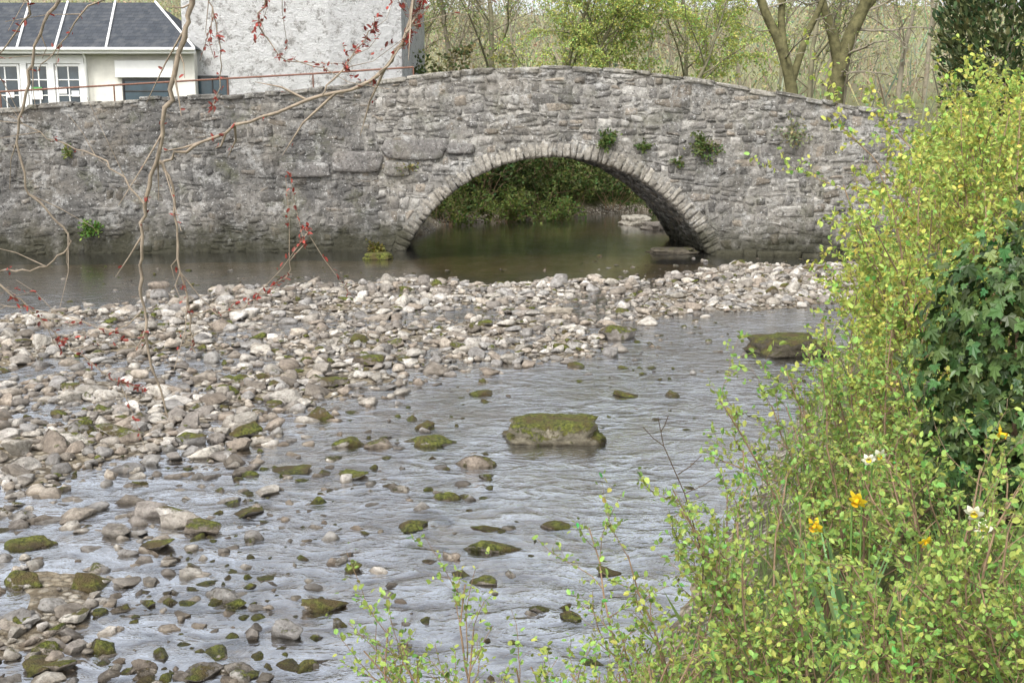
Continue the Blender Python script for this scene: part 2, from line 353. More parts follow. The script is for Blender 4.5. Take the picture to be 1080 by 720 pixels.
def rbox(seed,cuts=4,rd=.12,amp=.03,p=7):
    bm=bmesh.new(); bmesh.ops.create_cube(bm,size=1); bmesh.ops.subdivide_edges(bm,edges=bm.edges[:],cuts=cuts,use_grid_fill=True)
    V=np.array([v.co[:] for v in bm.verts]); Fq=np.array([[v.index for v in f.verts] for f in bm.faces]); bm.free()
    r=(np.abs(V*2)**p).sum(1)**(1/p); V=V/r[:,None]
    for i in range(len(V)):
        q=Vector(V[i])*2.3+Vector((seed*7.1,0,0)); V[i]*=1+amp*2*noise.noise(q)+amp*noise.noise(q*2.5)
    return V,Fq
RB=[rbox(i,4,.12,.08,8) for i in range(12)]
def blocks(items,name,mat):
    Vs=[];Fs=[];Cs=[];o=0
    for fn,col in items:
        V,Fq=random.choice(RB); X=fn(V); Vs.append(X);Fs.append(Fq+o);Cs.append(np.repeat([col],len(V),0)); o+=len(V)
    return mesh(name,np.concatenate(Vs),np.concatenate(Fs),mat,True,np.concatenate(Cs))
it=[]; a=-TH
while a<TH:
    da=random.uniform(.10,.21)/RI; th=.43*random.uniform(.74,1.08); pz=random.uniform(.0,.038); sk1=random.uniform(-.013,.013)
    def fn(V,a=a,da=da,th=th,pz=pz,sk1=sk1):
        ang=a+da*.5+V[:,0]*da*1.01+sk1*V[:,2]; r=RI+th/2+V[:,2]*th; dep=-pz+(V[:,1]+.5)*.5; s=sC+np.sin(ang)*r; z=ZC+np.cos(ang)*r
        dd=dep-(.05*np.sin(s*.8+z)+.03*np.sin(s*2.1-z*1.7))
        return np.stack([A[0]+u[0]*(s+kk*dep)-n[0]*dd,A[1]+u[1]*(s+kk*dep)-n[1]*dd,z],-1)
    kcol=random.uniform(.62,1.18); it.append((fn,[.46*kcol,.435*kcol,.385*kcol])); a+=da*.99
obj('arch_ring',blocks(it,'arch_ring',MWR),bridge)
def coping(tf,O,uu,nn,s0,s1,name,mat,par,thick=.5):
    it=[]; s=s0
    while s<s1:
        L=random.uniform(.25,.85); e=min(s+L,s1); z0=tf(s);z1=tf(e); h=random.uniform(.09,.17); up=random.uniform(-.035,.03); pj=random.uniform(-.04,.035)
        def fn(V,s=s,e=e,z0=z0,z1=z1,h=h,up=up,pj=pj):
            t=V[:,0]+.5; ss_=s+(e-s)*(t*.995); z=z0+(z1-z0)*t+V[:,2]*h-h/2+up; dep=(V[:,1]+.5)*thick-.05+pj
            dep=dep-(.05*np.sin(ss_*.8+z)+.03*np.sin(ss_*2.1-z*1.7))
            return np.stack([O[0]+uu[0]*ss_-nn[0]*dep,O[1]+uu[1]*ss_-nn[1]*dep,z],-1)
        kc=random.uniform(.6,1.15); it.append((fn,[.38*kc,.365*kc,.325*kc])); s=e
    obj(name,blocks(it,name,mat),par)
coping(ztop,A,u,n,0,SB,'coping',MW,bridge)
for (x0,x1,y0,y1) in [(352,404,160,181),(405,470,148,168),(471,500,151,162),(406,432,171,186),(300,350,171,186)]:
    s0,z0=on_plane(x0,y1,A,u,n); s1,z1=on_plane(x1,y0,A,u,n); 
    f_=fl_ if x1<405 else fb
    def fn(V,s0=s0,s1=s1,z0=z0,z1=z1,f_=f_): return f_((s0+s1)/2+V[:,0]*(s1-s0)*.98,(z0+z1)/2+V[:,2]*(z1-z0),.01-V[:,1]*.18)
    obj('projecting_slab',blocks([(fn,[.25,.24,.23])],'projecting_slab',MW),bridge)
s0=sC+HS+.15
while s0<sC+HS+5:
    ww=random.uniform(.25,.75)
    def fn(V,s0=s0,hh=random.uniform(.12,.36),ww=ww,dd=random.uniform(.02,.14)): return fb(s0+ww/2+V[:,0]*ww,.0+V[:,2]*hh,dd+V[:,1]*.25)
    obj('footing_stone',blocks([(fn,[.25,.23,.19])],'footing_stone',MW),bridge); s0+=ww
rwall=root('river_wall','weathered dark grey rubble retaining wall rising from the river','wall')
SL=-17.5
Q,D,C=rows(SL,0,-.35,4.8,lambda q:q[0][1]>ltop((q[0][0]+q[1][0])/2)-COP-.04,.85,.13,.27,(-.002,.022))
def clampl(U,V): return np.minimum(U,.02),np.minimum(V,ltop(U)-COP+.01)
obj('wall_face',build_stones(Q,D,C,fl_,clampl,'wall_face',MWL),rwall)
sl=np.linspace(SL,0,180); m=len(sl); tt=np.linspace(0,1,nzf+1)[:,None]; ZZ=-.5*(1-tt)+(ltop(sl)-.08)[None]*tt; SS_=np.repeat(sl[None],nzf+1,0)
Vb=[fl_(SS_,ZZ,.002).reshape(-1,3)]
for dep,zf in ((.45,lambda s:ltop(s)-.08),(.45,lambda s:s*0+2.4)): Vb.append(np.stack([A[0]+u2[0]*sl-n2[0]*dep,A[1]+u2[1]*sl-n2[1]*dep,zf(sl)],-1))
i=np.arange(nzf+2)[:,None]*m; j=np.arange(m-1)[None]; Fq=np.stack([i+j,i+j+1,i+m+j+1,i+m+j],-1).reshape(-1,4); V=np.concatenate(Vb)
obj('wall_core',mesh('wall_core',V,Fq,MWL,False,np.tile([.30,.29,.27],(len(V),1))),rwall)
coping(ltop,A,u2,n2,SL,0,'coping',MWL,rwall)
# ---------------------------------------------------------------- stones in river
def rock(seed,sub):
    r=np.random.default_rng(seed); bm=bmesh.new(); bmesh.ops.create_icosphere(bm,subdivisions=sub,radius=1)
    V=np.array([v.co[:] for v in bm.verts]); Fq=np.array([[v.index for v in f.verts] for f in bm.faces]); bm.free()
    for _ in range(13):
        nn=r.normal(size=3); nn/=np.linalg.norm(nn); d=r.uniform(.35,.8); e=np.maximum(V@nn-d,0); V=V-e[:,None]*nn*.98
    for i in range(len(V)):
        q=Vector(V[i])+Vector((seed*3.3,0,0)); V[i]*=1+.16*noise.noise(q*1.5)+.07*noise.noise(q*4)+.03*noise.noise(q*9)
    V*=np.array([1,r.uniform(.6,.95),r.uniform(.38,.64)])/np.abs(V[:,0]).max(); return V,Fq
stones=[]
def pal():
    b=random.choice([(.50,.47,.42),(.60,.57,.52),(.40,.37,.33),(.46,.41,.35),(.31,.285,.26),(.66,.63,.59),(.28,.25,.215),(.36,.31,.26),(.40,.39,.375),(.34,.33,.32)]); k_=random.uniform(.7,1.12); return [q*k_ for q in b]
M0=120000; sx_=rng.uniform(-15,9.8,M0); sy_=rng.uniform(4.8,28.2,M0); mm_=barmask(sx_,sy_); mw_=samp(BW,sx_,sy_); rr_=rng.random(M0); cl_=.5+.5*snoise(sx_,sy_,1.6,31)
lf=np.clip((-sx_-.20*sy_)/1.0+.3,0,1)*(sy_<11)
pr_=np.where(mm_>.25,mm_**1.3*.52*(.32+.95*cl_),0)+mw_*.17*(cl_>.38)*(mm_<.5)+np.where(sy_<22,.020*(cl_>.38),.0)+lf*.34*(mm_<.5)+np.where((sx_<.4-.15*(sy_-6))&(sy_<14),.04*(cl_>.3),0)+np.where((sx_<-4)&(sy_>19)&(sy_<26),.014,0)
ok=(rr_<pr_)&(np.abs(sx_)<sy_*.52+1.2)&(sx_-xe(sy_)<.3)
for x,y,m in zip(sx_[ok],sy_[ok],mm_[ok]):
    r=min(max(random.lognormvariate(math.log(.046),.58),.02),.18)
    stream=m<.3
    if stream: r=min(r,.085)
    mo=random.uniform(.45,1) if (stream and random.random()<.5) else (random.uniform(.3,.9) if random.random()<.13 else 0)
    stones.append([x,y,r,pal() if not stream else [q*.85 for q in pal()],mo,1.0,stream])
ex=[(125,456,62,.55),(265,455,45,.9),(370,465,40,.9),(402,467,36,.5),(450,447,34,.8),(508,412,28,.9),(518,391,26,.3),(657,413,32,.9),(708,415,24,.7),(468,522,38,.8),(435,551,40,1),(520,570,75,1),(512,553,38,.9),(582,550,38,.9),(345,634,56,.95),(205,600,34,.2),(240,626,52,.5),(300,664,42,.4),(210,555,46,.6),(258,538,38,.9),(278,517,30,.3),(312,490,55,.9),(505,485,50,.6),(460,462,50,.8),(35,568,60,.95),(30,612,50,.9),(100,612,42,.9),(165,572,40,.6),(110,680,44,.9),(60,640,36,.2),(40,700,50,.8),(52,712,40,.2),(215,703,50,.5),(140,525,42,.1),(225,683,40,.8),(130,493,46,.1),(430,382,32,.5),(385,380,40,.7),(655,352,44,.7),(540,380,26,.1),(610,385,24,.7),(505,610,40,.7),(570,640,30,.6),(372,498,36,.9),(205,463,40,.6),(350,404,40,.6),(250,400,30,.7),(190,385,30,.1),(560,330,26,.0),(330,300,24,0),(640,600,30,.8),(485,603,26,.7),(400,600,26,.3),(345,572,22,.8),(420,513,26,.4),(270,362,34,.6),(60,470,50,.1),(20,500,46,.1),(300,420,36,.2),(225,425,34,.1),(170,300,26,.1),(150,700,34,.4),(180,660,28,.2),(250,700,44,.3),(75,668,34,.1),(15,660,40,.3),(130,640,30,.5),(160,610,26,.2),(20,540,40,.2),(80,540,46,.1),(120,560,36,.3),(270,590,24,.8),(385,560,20,.6),(455,590,22,.7)]
for px,py,wd,mo in ex:
    g=G(px,py+wd*.10); stones.append([g[0],g[1],wd/2*g[1]/F*1.06,[q*.85 for q in pal()],mo,1.0,True,wd])
def sz(s): return s[2]/s[1] if abs(s[0])<s[1]*.48+.2 and s[1]>5.2 else 0
stones.sort(key=sz,reverse=True); print('stones',len(stones))
VAR=[rock(i,4) for i in range(18)]; VM=[mesh('river_stone',V,Fq,MR_O) for V,Fq in VAR]
for s in stones[:295]:
    x,y,r,c,mo,zs,stm=s[:7]; g=hgt(x,y); o=bpy.data.objects.new('river_stone',random.choice(VM)); link(o); lst=len(s)>7
    zf=random.uniform(.6,.95) if stm else random.uniform(.75,1.1)
    if lst and s[7]>52: zf=.5
    o.scale=(r,r*random.uniform(.9,1.1),r*zf); o.rotation_euler=(random.uniform(-.2,.2),random.uniform(-.2,.2),random.uniform(0,6.28))
    if lst: o.rotation_euler[2]=random.uniform(-.35,.35)
    o.location=(x,y,max(g+r*.2,.0 if lst else (-.12*r if stm else -.2))); o.color=(*c,mo)
    if mo>.4: o["label"]="rounded river stone topped with green moss"
    else: o["label"]="pale weathered stone lying on the river bed"
    o["category"]="stone"; o["group"]="stones scattered along the shallow river"
VB=[rock(100+i,2) for i in range(16)]; rest=stones[295:]; Vs=[];Fs=[];Cs=[];o_=0
RA=np.array([[s[0],s[1],s[2],s[4],s[5]] for s in rest]); RC=np.array([s[3] for s in rest]); RH=height(RA[:,0],RA[:,1])+RA[:,2]*.25; STM=np.array([s[6] for s in rest]); lift=rng.random(len(rest))<.6
RH=np.where(STM&lift,np.maximum(RH,-.15*RA[:,2]),RH); vi=rng.integers(0,16,len(rest))
for j in range(16):
    m_=vi==j; N=m_.sum(); V,Fq=VB[j]; a=rng.uniform(0,6.28,N); t=rng.uniform(-.3,.3,N); ca,sa=np.cos(a)[:,None],np.sin(a)[:,None]
    R=RA[m_][:,2][:,None]; X=V[None,:,0]*R; Y=V[None,:,1]*R; Z=V[None,:,2]*R*rng.uniform(.7,1.1,(N,1))+X*t[:,None]
    W=np.stack([X*ca-Y*sa+RA[m_][:,0][:,None],X*sa+Y*ca+RA[m_][:,1][:,None],Z+RH[m_][:,None]],-1)
    Vs.append(W.reshape(-1,3)); Fs.append((Fq[None]+(np.arange(N)*len(V))[:,None,None]).reshape(-1,3)+o_); o_+=N*len(V)
    Cs.append(np.repeat(np.hstack([RC[m_],RA[m_][:,3:4]]),len(V),0))
obj('river_shingle',mesh('river_shingle',np.concatenate(Vs),np.concatenate(Fs),MR_A,True,np.concatenate(Cs)),None,'dense bar of small pale stones in the river','stones',None,'stuff')
def slab(px,py,wpx,hm,dm,label,mo,col=(.15,.13,.09),rot=0):
    g=G(px,py); V,Fq=rbox(int(px),13,.1,.09,6); wd=wpx*g[1]/F
    for i in range(len(V)):
        q=Vector(V[i]); V[i]*=1+.10*noise.noise(q*4)+.06*noise.noise(q*9)+.03*noise.noise(q*20)
    V=V*np.array([wd,dm,hm]); V[:,0]*=1+.12*(V[:,2]<0); V[:,2]+=.05*V[:,0]; o=obj('boulder',mesh('boulder',V,Fq,MR_O),None,label,'boulder'); o.location=(g[0],g[1]+dm/2,hm*.25); o.rotation_euler=(0,.03,rot); o.color=(*col,mo)
slab(586,470,92,.28,.5,'large flat-topped mossy boulder standing in shallow water',.75,(.22,.20,.15))
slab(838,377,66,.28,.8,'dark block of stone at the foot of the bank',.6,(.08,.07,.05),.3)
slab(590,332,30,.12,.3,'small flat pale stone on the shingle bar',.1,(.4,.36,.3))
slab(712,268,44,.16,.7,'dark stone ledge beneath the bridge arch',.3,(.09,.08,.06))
slab(398,274,26,.2,.4,'moss-covered stone at the foot of the wall',1.0,(.1,.1,.05))
slab(672,238,26,.4,.9,'pale boulder on the far bank seen under the arch',.1,(.4,.38,.33),.2)
slab(692,243,20,.3,.8,'rounded pale rock beside the upstream bank',.1,(.33,.3,.26),.5)
# ---------------------------------------------------------------- plants
def grow(g,tips,p,d,L,r,lev,c):
    ns=c['seg'][lev]; pts=[p.copy()]; q=p.copy(); d=d.normalized(); ds=[d.copy()]
    for i in range(ns):
        d=(d+Vector((random.gauss(0,1),random.gauss(0,1),random.gauss(0,1)))*c['wob'][lev]+Vector((0,0,c['up'][lev]))).normalized()
        q=q+d*(L/ns); pts.append(q.copy()); ds.append(d.copy())
    r1=r*c.get('taper',.4); g[min(lev,len(g)-1)].tube(pts,[r+(r1-r)*i/ns for i in range(ns+1)],c['k'][lev])
    if lev>=c['leaf']: tips.append((pts,ds))
    if lev<c['max']:
        nc=c['nc'][lev]
        for i in range(nc):
            t=c['t0'][lev]+(1-c['t0'][lev])*(i+random.random())/nc; fi=min(t*ns,ns-.001); a=int(fi); f=fi-a
            pp=pts[a].lerp(pts[a+1],f); dd=ds[a]; sd=dd.cross(Vector((random.gauss(0,1),random.gauss(0,1),random.gauss(0,1)))).normalized()
            ang=random.uniform(*c['ang'][lev]); nd=dd*math.cos(ang)+sd*math.sin(ang)
            grow(g,tips,pp,nd,L*c['ratio'][lev]*random.uniform(.6,1.15)*(1-.35*t),(r+(r1-r)*t)*c['rr'][lev],lev+1,c)
def tipleaves(tips,per,lsize,base,name,mat,var=.25,spread=.8,keep=1.0,jit=.0):
    pos=[];dr=[]
    for pts,ds in tips:
        if random.random()>keep: continue
        L=(pts[-1]-pts[0]).length; m=max(2,int(L*per))
        for i in range(m):
            t=random.random()*(len(pts)-1.001); a=int(t); pos.append(pts[a].lerp(pts[a+1],t-a)); dr.append(ds[a])
    pos=np.array([tuple(p) for p in pos]); dr=np.array([tuple(p) for p in dr]); N=len(pos)
    pos+=rng.normal(0,jit,(N,3)) if jit else 0
    dr=dr*.5+rng.normal(0,spread,(N,3)); sizes=lsize*rng.uniform(.5,1.25,N)
    return leaves(name,pos,dr,sizes,leafcols(N,base,var),mat)
SH=dict(seg=[7,5,3],wob=[.12,.2,.25],up=[.03,.06,.03],k=[5,4,3],leaf=1,max=2,nc=[8,5],t0=[.2,.15],ang=[(.4,.9),(.5,1.1)],ratio=[.42,.45],rr=[.6,.6],taper=.35)
def shrub(x,y,h,spread,nst,base,label,cat='shrub',name='spring_shrub',per=55,ls=.032,group=None,lean=(0,0),mat=ML,sm=M_TWIG,cfg=SH,keep=1):
    R=root(name,label,cat,(x,y,hgt(x,y)-.04),group); g=[Geo()]; tips=[]
    for i in range(nst):
        a=random.uniform(0,6.28); t=random.random()**.7*spread
        d=Vector((math.cos(a)*t+lean[0],math.sin(a)*t+lean[1],1)); p=Vector((math.cos(a)*.15*h*t,math.sin(a)*.15*h*t,0))
        grow(g,tips,p,d,h*random.uniform(.6,1.1),.005+.003*h,0,cfg)
    obj('stems',g[0].mesh('stems',sm),R); obj('leaves',tipleaves(tips,per,ls,base,'leaves',mat,keep=keep,jit=.006),R); return R
YG=(.38,.45,.10); NG=(.28,.385,.09)
GR_="spring shrubs crowding the river bank"
for (x,y,h,sprd,ns,ls) in [(-.25,3.35,.95,.45,6,.023),(.08,3.45,1.0,.5,8,.024),(.42,3.65,1.0,.5,9,.025),(.9,3.5,.9,.55,13,.026),(1.35,3.3,.85,.55,14,.026),(1.7,3.9,.9,.5,14,.027),(1.1,2.9,.6,.6,11,.023),(1.55,2.9,.55,.6,11,.023),(.6,3.1,.75,.6,10,.023),(.1,3.0,.75,.6,7,.022),(.68,4.2,1.05,.45,9,.027),(1.1,4.6,1.1,.45,12,.029),(1.55,5.1,1.2,.45,14,.031),(2.05,5.8,1.3,.45,12,.033),
    (2.95,7.5,2.0,.4,15,.041),(2.45,7.0,1.3,.5,14,.037),(3.95,8.8,2.2,.4,16,.045),(3.3,9.0,1.6,.45,14,.045),(4.45,10.7,2.3,.4,16,.05),(4.1,11.3,1.5,.45,13,.052),(5.65,13,2.4,.4,16,.058),(5.2,13.8,1.5,.45,12,.06),(6.6,15.6,2.5,.4,16,.066),(7.8,19,2.4,.4,15,.074),(9.1,23,2.2,.45,13,.08),(4.1,7.3,2.4,.4,15,.041)]:
    b=YG if y>6 else NG
    shrub(x,y,h,sprd,ns,b,'leafy shrub with fresh yellow-green leaves on thin stems' if y>6 else 'low shrub with small bright green leaves and bare twigs','shrub',ls=ls,per=46 if y>6 else 48,group=GR_)
def tuft(p,r,N,base,label,drp=0.0,ls=.08):
    R=root('wall_plant',label,'plant',tuple(p),"plants growing out of the stonework")
    g=Geo(); pos=[];dr=[]
    for i in range(14):
        d=np.array([random.gauss(0,1),-abs(random.gauss(0,.7)),random.gauss(.1,.6)-drp]); d/=np.linalg.norm(d); e=d*r*random.uniform(.5,1); g.tube([(0,.06,0),tuple(e*.5+[0,0,.03]),tuple(e)],[.006,.005,.003],3)
        for j in range(N//14): pos.append(e*random.uniform(.2,1)+rng.normal(0,r*.13,3)); dr.append(d+rng.normal(0,.7,3))
    obj('stems',g.mesh('stems',M_TWIG),R); obj('leaves',leaves('leaves',pos,dr,ls*rng.uniform(.6,1.2,len(pos)),leafcols(len(pos),base),ML),R)
for px,py,r,N,b in [(640,148,.36,380,(.10,.15,.04)),(680,156,.24,200,(.10,.15,.04)),(742,156,.5,560,(.11,.15,.045)),(835,140,.5,260,(.22,.25,.12)),(97,240,.34,320,(.12,.22,.04)),(715,172,.18,100,(.14,.18,.06)),(430,178,.3,90,(.2,.2,.08)),(70,160,.18,90,(.18,.22,.06)),(398,262,.3,200,(.14,.14,.03))]:
    s,z=on_plane(px,py,A,u if px>400 else u2,n if px>400 else n2); q=(fb if px>400 else fl_)(np.array(s),np.array(z),np.array(.02)); tuft(q,r,N,b,'small green plant rooted in the stone joints')
def ivy(x,y,rx,ry,rz,zc,N,label,ls=.085):
    g0=hgt(x,y); R=root('ivy_bush',label,'ivy',(x,y,g0)); g=Geo()
    for i in range(7):
        a=random.uniform(0,6.28); g.tube([(.04*math.cos(a),.04*math.sin(a),-.05),(.1*math.cos(a),.1*math.sin(a),zc*.6),(.25*math.cos(a),.25*math.sin(a),zc+.25)],[.02,.015,.006],5)
    obj('stems',g.mesh('stems',M_TWIG),R); v_=rng.normal(size=(N,3)); v_/=np.linalg.norm(v_,axis=1)[:,None]
    lump=1+.22*np.sin(v_[:,0]*5+1)*np.cos(v_[:,2]*6)+rng.normal(0,.12,N); rad=lump*rng.uniform(.72,1.05,N)
    pos=v_*rad[:,None]*np.array([rx,ry,rz])+np.array([0,0,zc]); dr=rng.normal(0,.5,(N,3))+np.array([0,0,-.8])+v_*.3
    obj('leaves',leaves('leaves',pos,dr,ls*rng.uniform(.5,1.2,N),leafcols(N,(.075,.125,.035),.4),MLG,IVY,up=v_+rng.normal(0,.35,(N,3))+np.array([0,0,.3])),R)
ivy(2.5,5.3,.50,.42,.66,.76,3500,'dense dark glossy ivy mound beside the shrubs',.066)
N=9000; gx_=rng.uniform(-.5,8,N*2); gy_=rng.uniform(2.6,22,N*2); m_=(gx_>xe(gy_)+.15); gx_=gx_[m_][:N];gy_=gy_[m_][:N]; N=len(gx_); gz=height(gx_,gy_)
pos=np.stack([gx_,gy_,gz],-1); dr=rng.normal(0,.35,(N,3)); dr[:,2]=1; sz_=rng.uniform(.12,.38,N); T=np.array([[0,-.02,0],[.5,-.028,.03],[1,0,.12],[.5,.028,.03]])
obj('grass',leaves('grass',pos,dr,sz_,leafcols(N,(.17,.25,.07)),ML,(T,np.array([[0,1,2,3]])),up=rng.normal(size=(N,3))),None,'long green grass among the bank plants','grass',None,'stuff')
M_YEL=m_plain('daffodil_yellow',(.78,.58,.03),.6,.15,20,.1); M_ORG=m_plain('daffodil_trumpet',(.80,.45,.01),.6,.15,20,.1); M_WHT=m_plain('narcissus_white',(.72,.72,.56),.6,.1,20,.1); M_GSTEM=m_plain('flower_stem',(.14,.25,.06),.6,.3,20,.1)
def daff(px,py,Y,white,rs):
    rs*=.88; hp=Vector(P(px,py,Y)); gz_=hgt(hp.x,hp.y+.05); lab='white narcissus with pale cup on a green stem' if white else 'yellow daffodil with orange trumpet on a green stem'
    R=root('daffodil',lab,'flower',(hp.x,hp.y+.05,gz_),'daffodils growing among the bank plants'); H=hp.z-gz_
    g=Geo(); g.tube([(0,0,-.02),(.01,.02,H*.5),(0,.03,H*.93),(0,.01,H),(0,-.03,H)],[.0035]*5,6); obj('stem',g.mesh('stem',M_GSTEM),R)
    ax=Vector((random.uniform(-1.2,1.2),-1,random.uniform(-.8,.2))).normalized(); s1=ax.cross(Vector((0,0,1))).normalized(); s2=ax.cross(s1)
    c0=Vector((0,-.03,H)); V=[];Fq=[]
    for i in range(6):
        a=i*math.pi/3+random.uniform(0,.3); d=s1*math.cos(a)+s2*math.sin(a)-ax*random.uniform(-.1,.4); t=ax.cross(d); off=ax*(.003 if i%2 else 0); b=len(V)
        for (l,wd,o) in [(.006,.006,0),(.02,.014,.004),(.034,.011,.003)]: V+= [c0+d*l*rs+t*wd*rs+off+ax*o, c0+d*l*rs-t*wd*rs+off+ax*o]
        V.append(c0+d*.045*rs+off); Fq+= [[b,b+2,b+3,b+1],[b+2,b+4,b+5,b+3],[b+4,b+6,b+6,b+5]]
    q=[f for f in Fq if len(set(f))==4]; t3=[[f[0],f[1],f[3]] for f in Fq if len(set(f))==3]
    obj('petals',mesh('petals',[tuple(v) for v in V],[np.array(q),np.array(t3)],M_WHT if white else M_YEL,False),R)
    g=Geo(); L=(.014 if white else .034)*rs
    g.tube([c0,c0+ax*L*.5,c0+ax*L*.9,c0+ax*L],[.007*rs,.009*rs,.011*rs,.016*rs],12); obj('trumpet',g.mesh('trumpet',M_YEL if white else M_ORG),R)
    Nn=7; T=np.array([[0,-.010,0],[.5,-.014,.02],[1,0,.2],[.5,.014,.02]]); d_=rng.normal(0,.25,(Nn,3)); d_[:,2]=1
    obj('blades',leaves('blades',rng.normal(0,.03,(Nn,3))*[1,1,0],d_,np.full(Nn,max(H*.9,.3))*rng.uniform(.6,1.05,Nn),leafcols(Nn,(.16,.28,.11)),ML,(T,np.array([[0,1,2,3]])),up=rng.normal(size=(Nn,3))),R)
for px,py,Y,wh,rs in [(1056,458,4.1,0,.95),(907,528,3.6,0,.95),(862,556,3.55,0,.85),(978,573,3.6,0,.7),(928,482,4.0,1,.9),(1030,543,3.45,1,.85),(1040,560,3.45,1,.8),(918,486,4.0,1,.7)]: daff(px,py,Y,wh,rs)
# ---------------------------------------------------------------- sapling with red buds
sap=root('red_budded_tree','slender bare tree with drooping branches and red spring buds','tree',(-2.7,2.3,hgt(-2.7,2.3)))
base=Vector(sap.location); Y0=3.6; gt=Geo(); gb=Geo(); bpos=[];bdr=[]
def sm_path(pts,kx=5):
    p=np.array([tuple(a) for a in pts]); m=len(p); out=[]
    for i in range(m-1):
        p0=p[max(i-1,0)];p1=p[i];p2=p[i+1];p3=p[min(i+2,m-1)]
        for t in np.arange(kx)/kx: out.append(.5*((2*p1)+(-p0+p2)*t+(2*p0-5*p1+4*p2-p3)*t*t+(-p0+3*p1-3*p2+p3)*t**3))
    out.append(p[-1]); return np.array(out)-np.array(base)
def twig(pts,r0,r1,buds=10,sub=3,bsz=.5):
    q=sm_path(pts); q[1:-1]+=rng.normal(0,.0045,(len(q)-2,3)); r0*=.76; r1*=.72; sub=int(sub*1.8); gb.tube(q,np.linspace(r0,r1,len(q))*rng.uniform(.85,1.15,len(q)),6)
    for i in range(sub):
        j=random.randint(2,len(q)-2); d=rng.normal(0,1,3)*[1,.4,.9]; d/=np.linalg.norm(d); t=(q[j+1]-q[j]); t/=np.linalg.norm(t); d=d*.7+t; d/=np.linalg.norm(d); L=random.uniform(.06,.3); e=[q[j],q[j]+d*L*.5+rng.normal(0,.008,3),q[j]+d*L+rng.normal(0,.015,3)]
        gb.tube(e,[r1*.9+.0005,r1*.7,.0010],4)
        for m in range(int(buds*.3)):
            tt=random.uniform(.3,1); bpos.append(np.array(e[0])*(1-tt)+np.array(e[2])*tt); bdr.append(d+rng.normal(0,.6,3))
    for i in range(buds):
        j=int(len(q)*random.uniform(.3,.999)); 
        for m in range(random.randint(1,4)): bpos.append(q[j]+rng.normal(0,.004,3)); bdr.append(rng.normal(0,.8,3)+(q[j]-q[max(j-1,0)])*12)
def PP(l,Y=Y0): return [P(a,b,Y+ (i*.02)) for i,(a,b) in enumerate(l)]
T0=np.array([-2.7,2.3,hgt(-2.7,2.3)-.1]); T1=np.array([-2.55,2.4,2.4]); T2=np.array([-2.2,2.7,3.7]); T3=np.array([-1.6,3.2,4.0]); T4=np.array([-.9,3.5,4.1]); T5=np.array([-.2,3.6,4.0])
q=sm_path([T0,T1,T2,T3,T4,T5]); gt.tube(q,np.linspace(.07,.012,len(q)),8)
TL=np.array([-2.35,2.9,2.6]); q=sm_path([T1,TL,np.array([-2.1,3.5,2.2])]); gt.tube(q,np.linspace(.03,.01,len(q)),6)
twig([T5]+PP([(440,-20),(428,35),(400,80),(340,100),(262,128),(205,155),(168,173)]),.0085,.0065,8,5)
twig([T4]+PP([(203,-20),(192,40),(178,105),(166,165),(153,215),(149,270),(150,325),(160,385),(177,440)]),.013,.005,6,5)
twig(PP([(168,170),(183,205),(187,260),(200,325),(206,372)]),.007,.003,10,3)
twig([np.array([-2.1,3.5,2.2])]+PP([(-40,280),(10,310),(50,345),(85,372),(120,400),(152,412)]),.005,.002,34,4)
twig(PP([(206,330),(245,328),(275,310),(300,290),(318,255),(325,238)]),.0035,.002,40,3)
twig([T3]+PP([(60,-30),(45,25),(28,90),(18,150),(35,205),(66,240),(72,262),(40,282),(0,284),(-40,280)]),.007,.003,3,4)
twig([T5]+PP([(300,-40),(282,-5),(275,30),(300,62),(345,72)]),.005,.002,28,4)
twig([T5]+PP([(240,-30),(228,25),(232,70),(225,120)]),.004,.002,24,3)
twig([T3]+PP([(110,-30),(85,15),(60,50),(40,75)]),.005,.002,6,3)
twig([T3]+PP([(20,-30),(30,5),(12,40),(-10,70)]),.006,.003,12,3)
twig(PP([(428,35),(440,10),(452,-12)]),.005,.002,18,3)
twig(PP([(400,80),(425,48),(440,22),(445,0)]),.004,.002,36,3)
twig(PP([(340,100),(362,72),(385,40),(398,18)]),.004,.0018,28,3)
twig(PP([(152,215),(110,170),(60,150),(20,130)]),.004,.0018,3,4)
twig(PP([(150,325),(120,350),(60,330),(-20,318)]),.003,.0018,8,2)
obj('trunk',gt.mesh('trunk',M_SAP),sap); obj('branches',gb.mesh('branches',M_SAP),sap)
Nn=len(bpos); cc=leafcols(Nn,(.30,.065,.05),.35); obj('foliage',leaves('foliage',bpos,bdr,.018*rng.uniform(.4,1.3,Nn),cc,ML,width=.75),sap)
dry=root('dry_plant_stem','thin dead plant stem with small seed heads','plant',tuple(P(740,600,4.3))); g=Geo(); b0=np.array(dry.location)
g.tube([np.array([0,0,-.6]),P(742,590,4.3)-b0,P(722,520,4.3)-b0,P(700,470,4.3)-b0,P(694,440,4.3)-b0],[.004,.003,.0025,.002,.0015],5)
for (a,b,c_,d) in [(700,470,678,450),(715,500,740,480),(722,520,760,500),(697,455,705,438)]: g.tube([P(a,b,4.3)-b0,P((a+c_)/2,(b+d)/2+2,4.3)-b0,P(c_,d,4.3)-b0],[.0022,.0018,.0015],4)
obj('stems',g.mesh('stems',m_plain('dead_stem',(.10,.07,.045),.9)),dry)
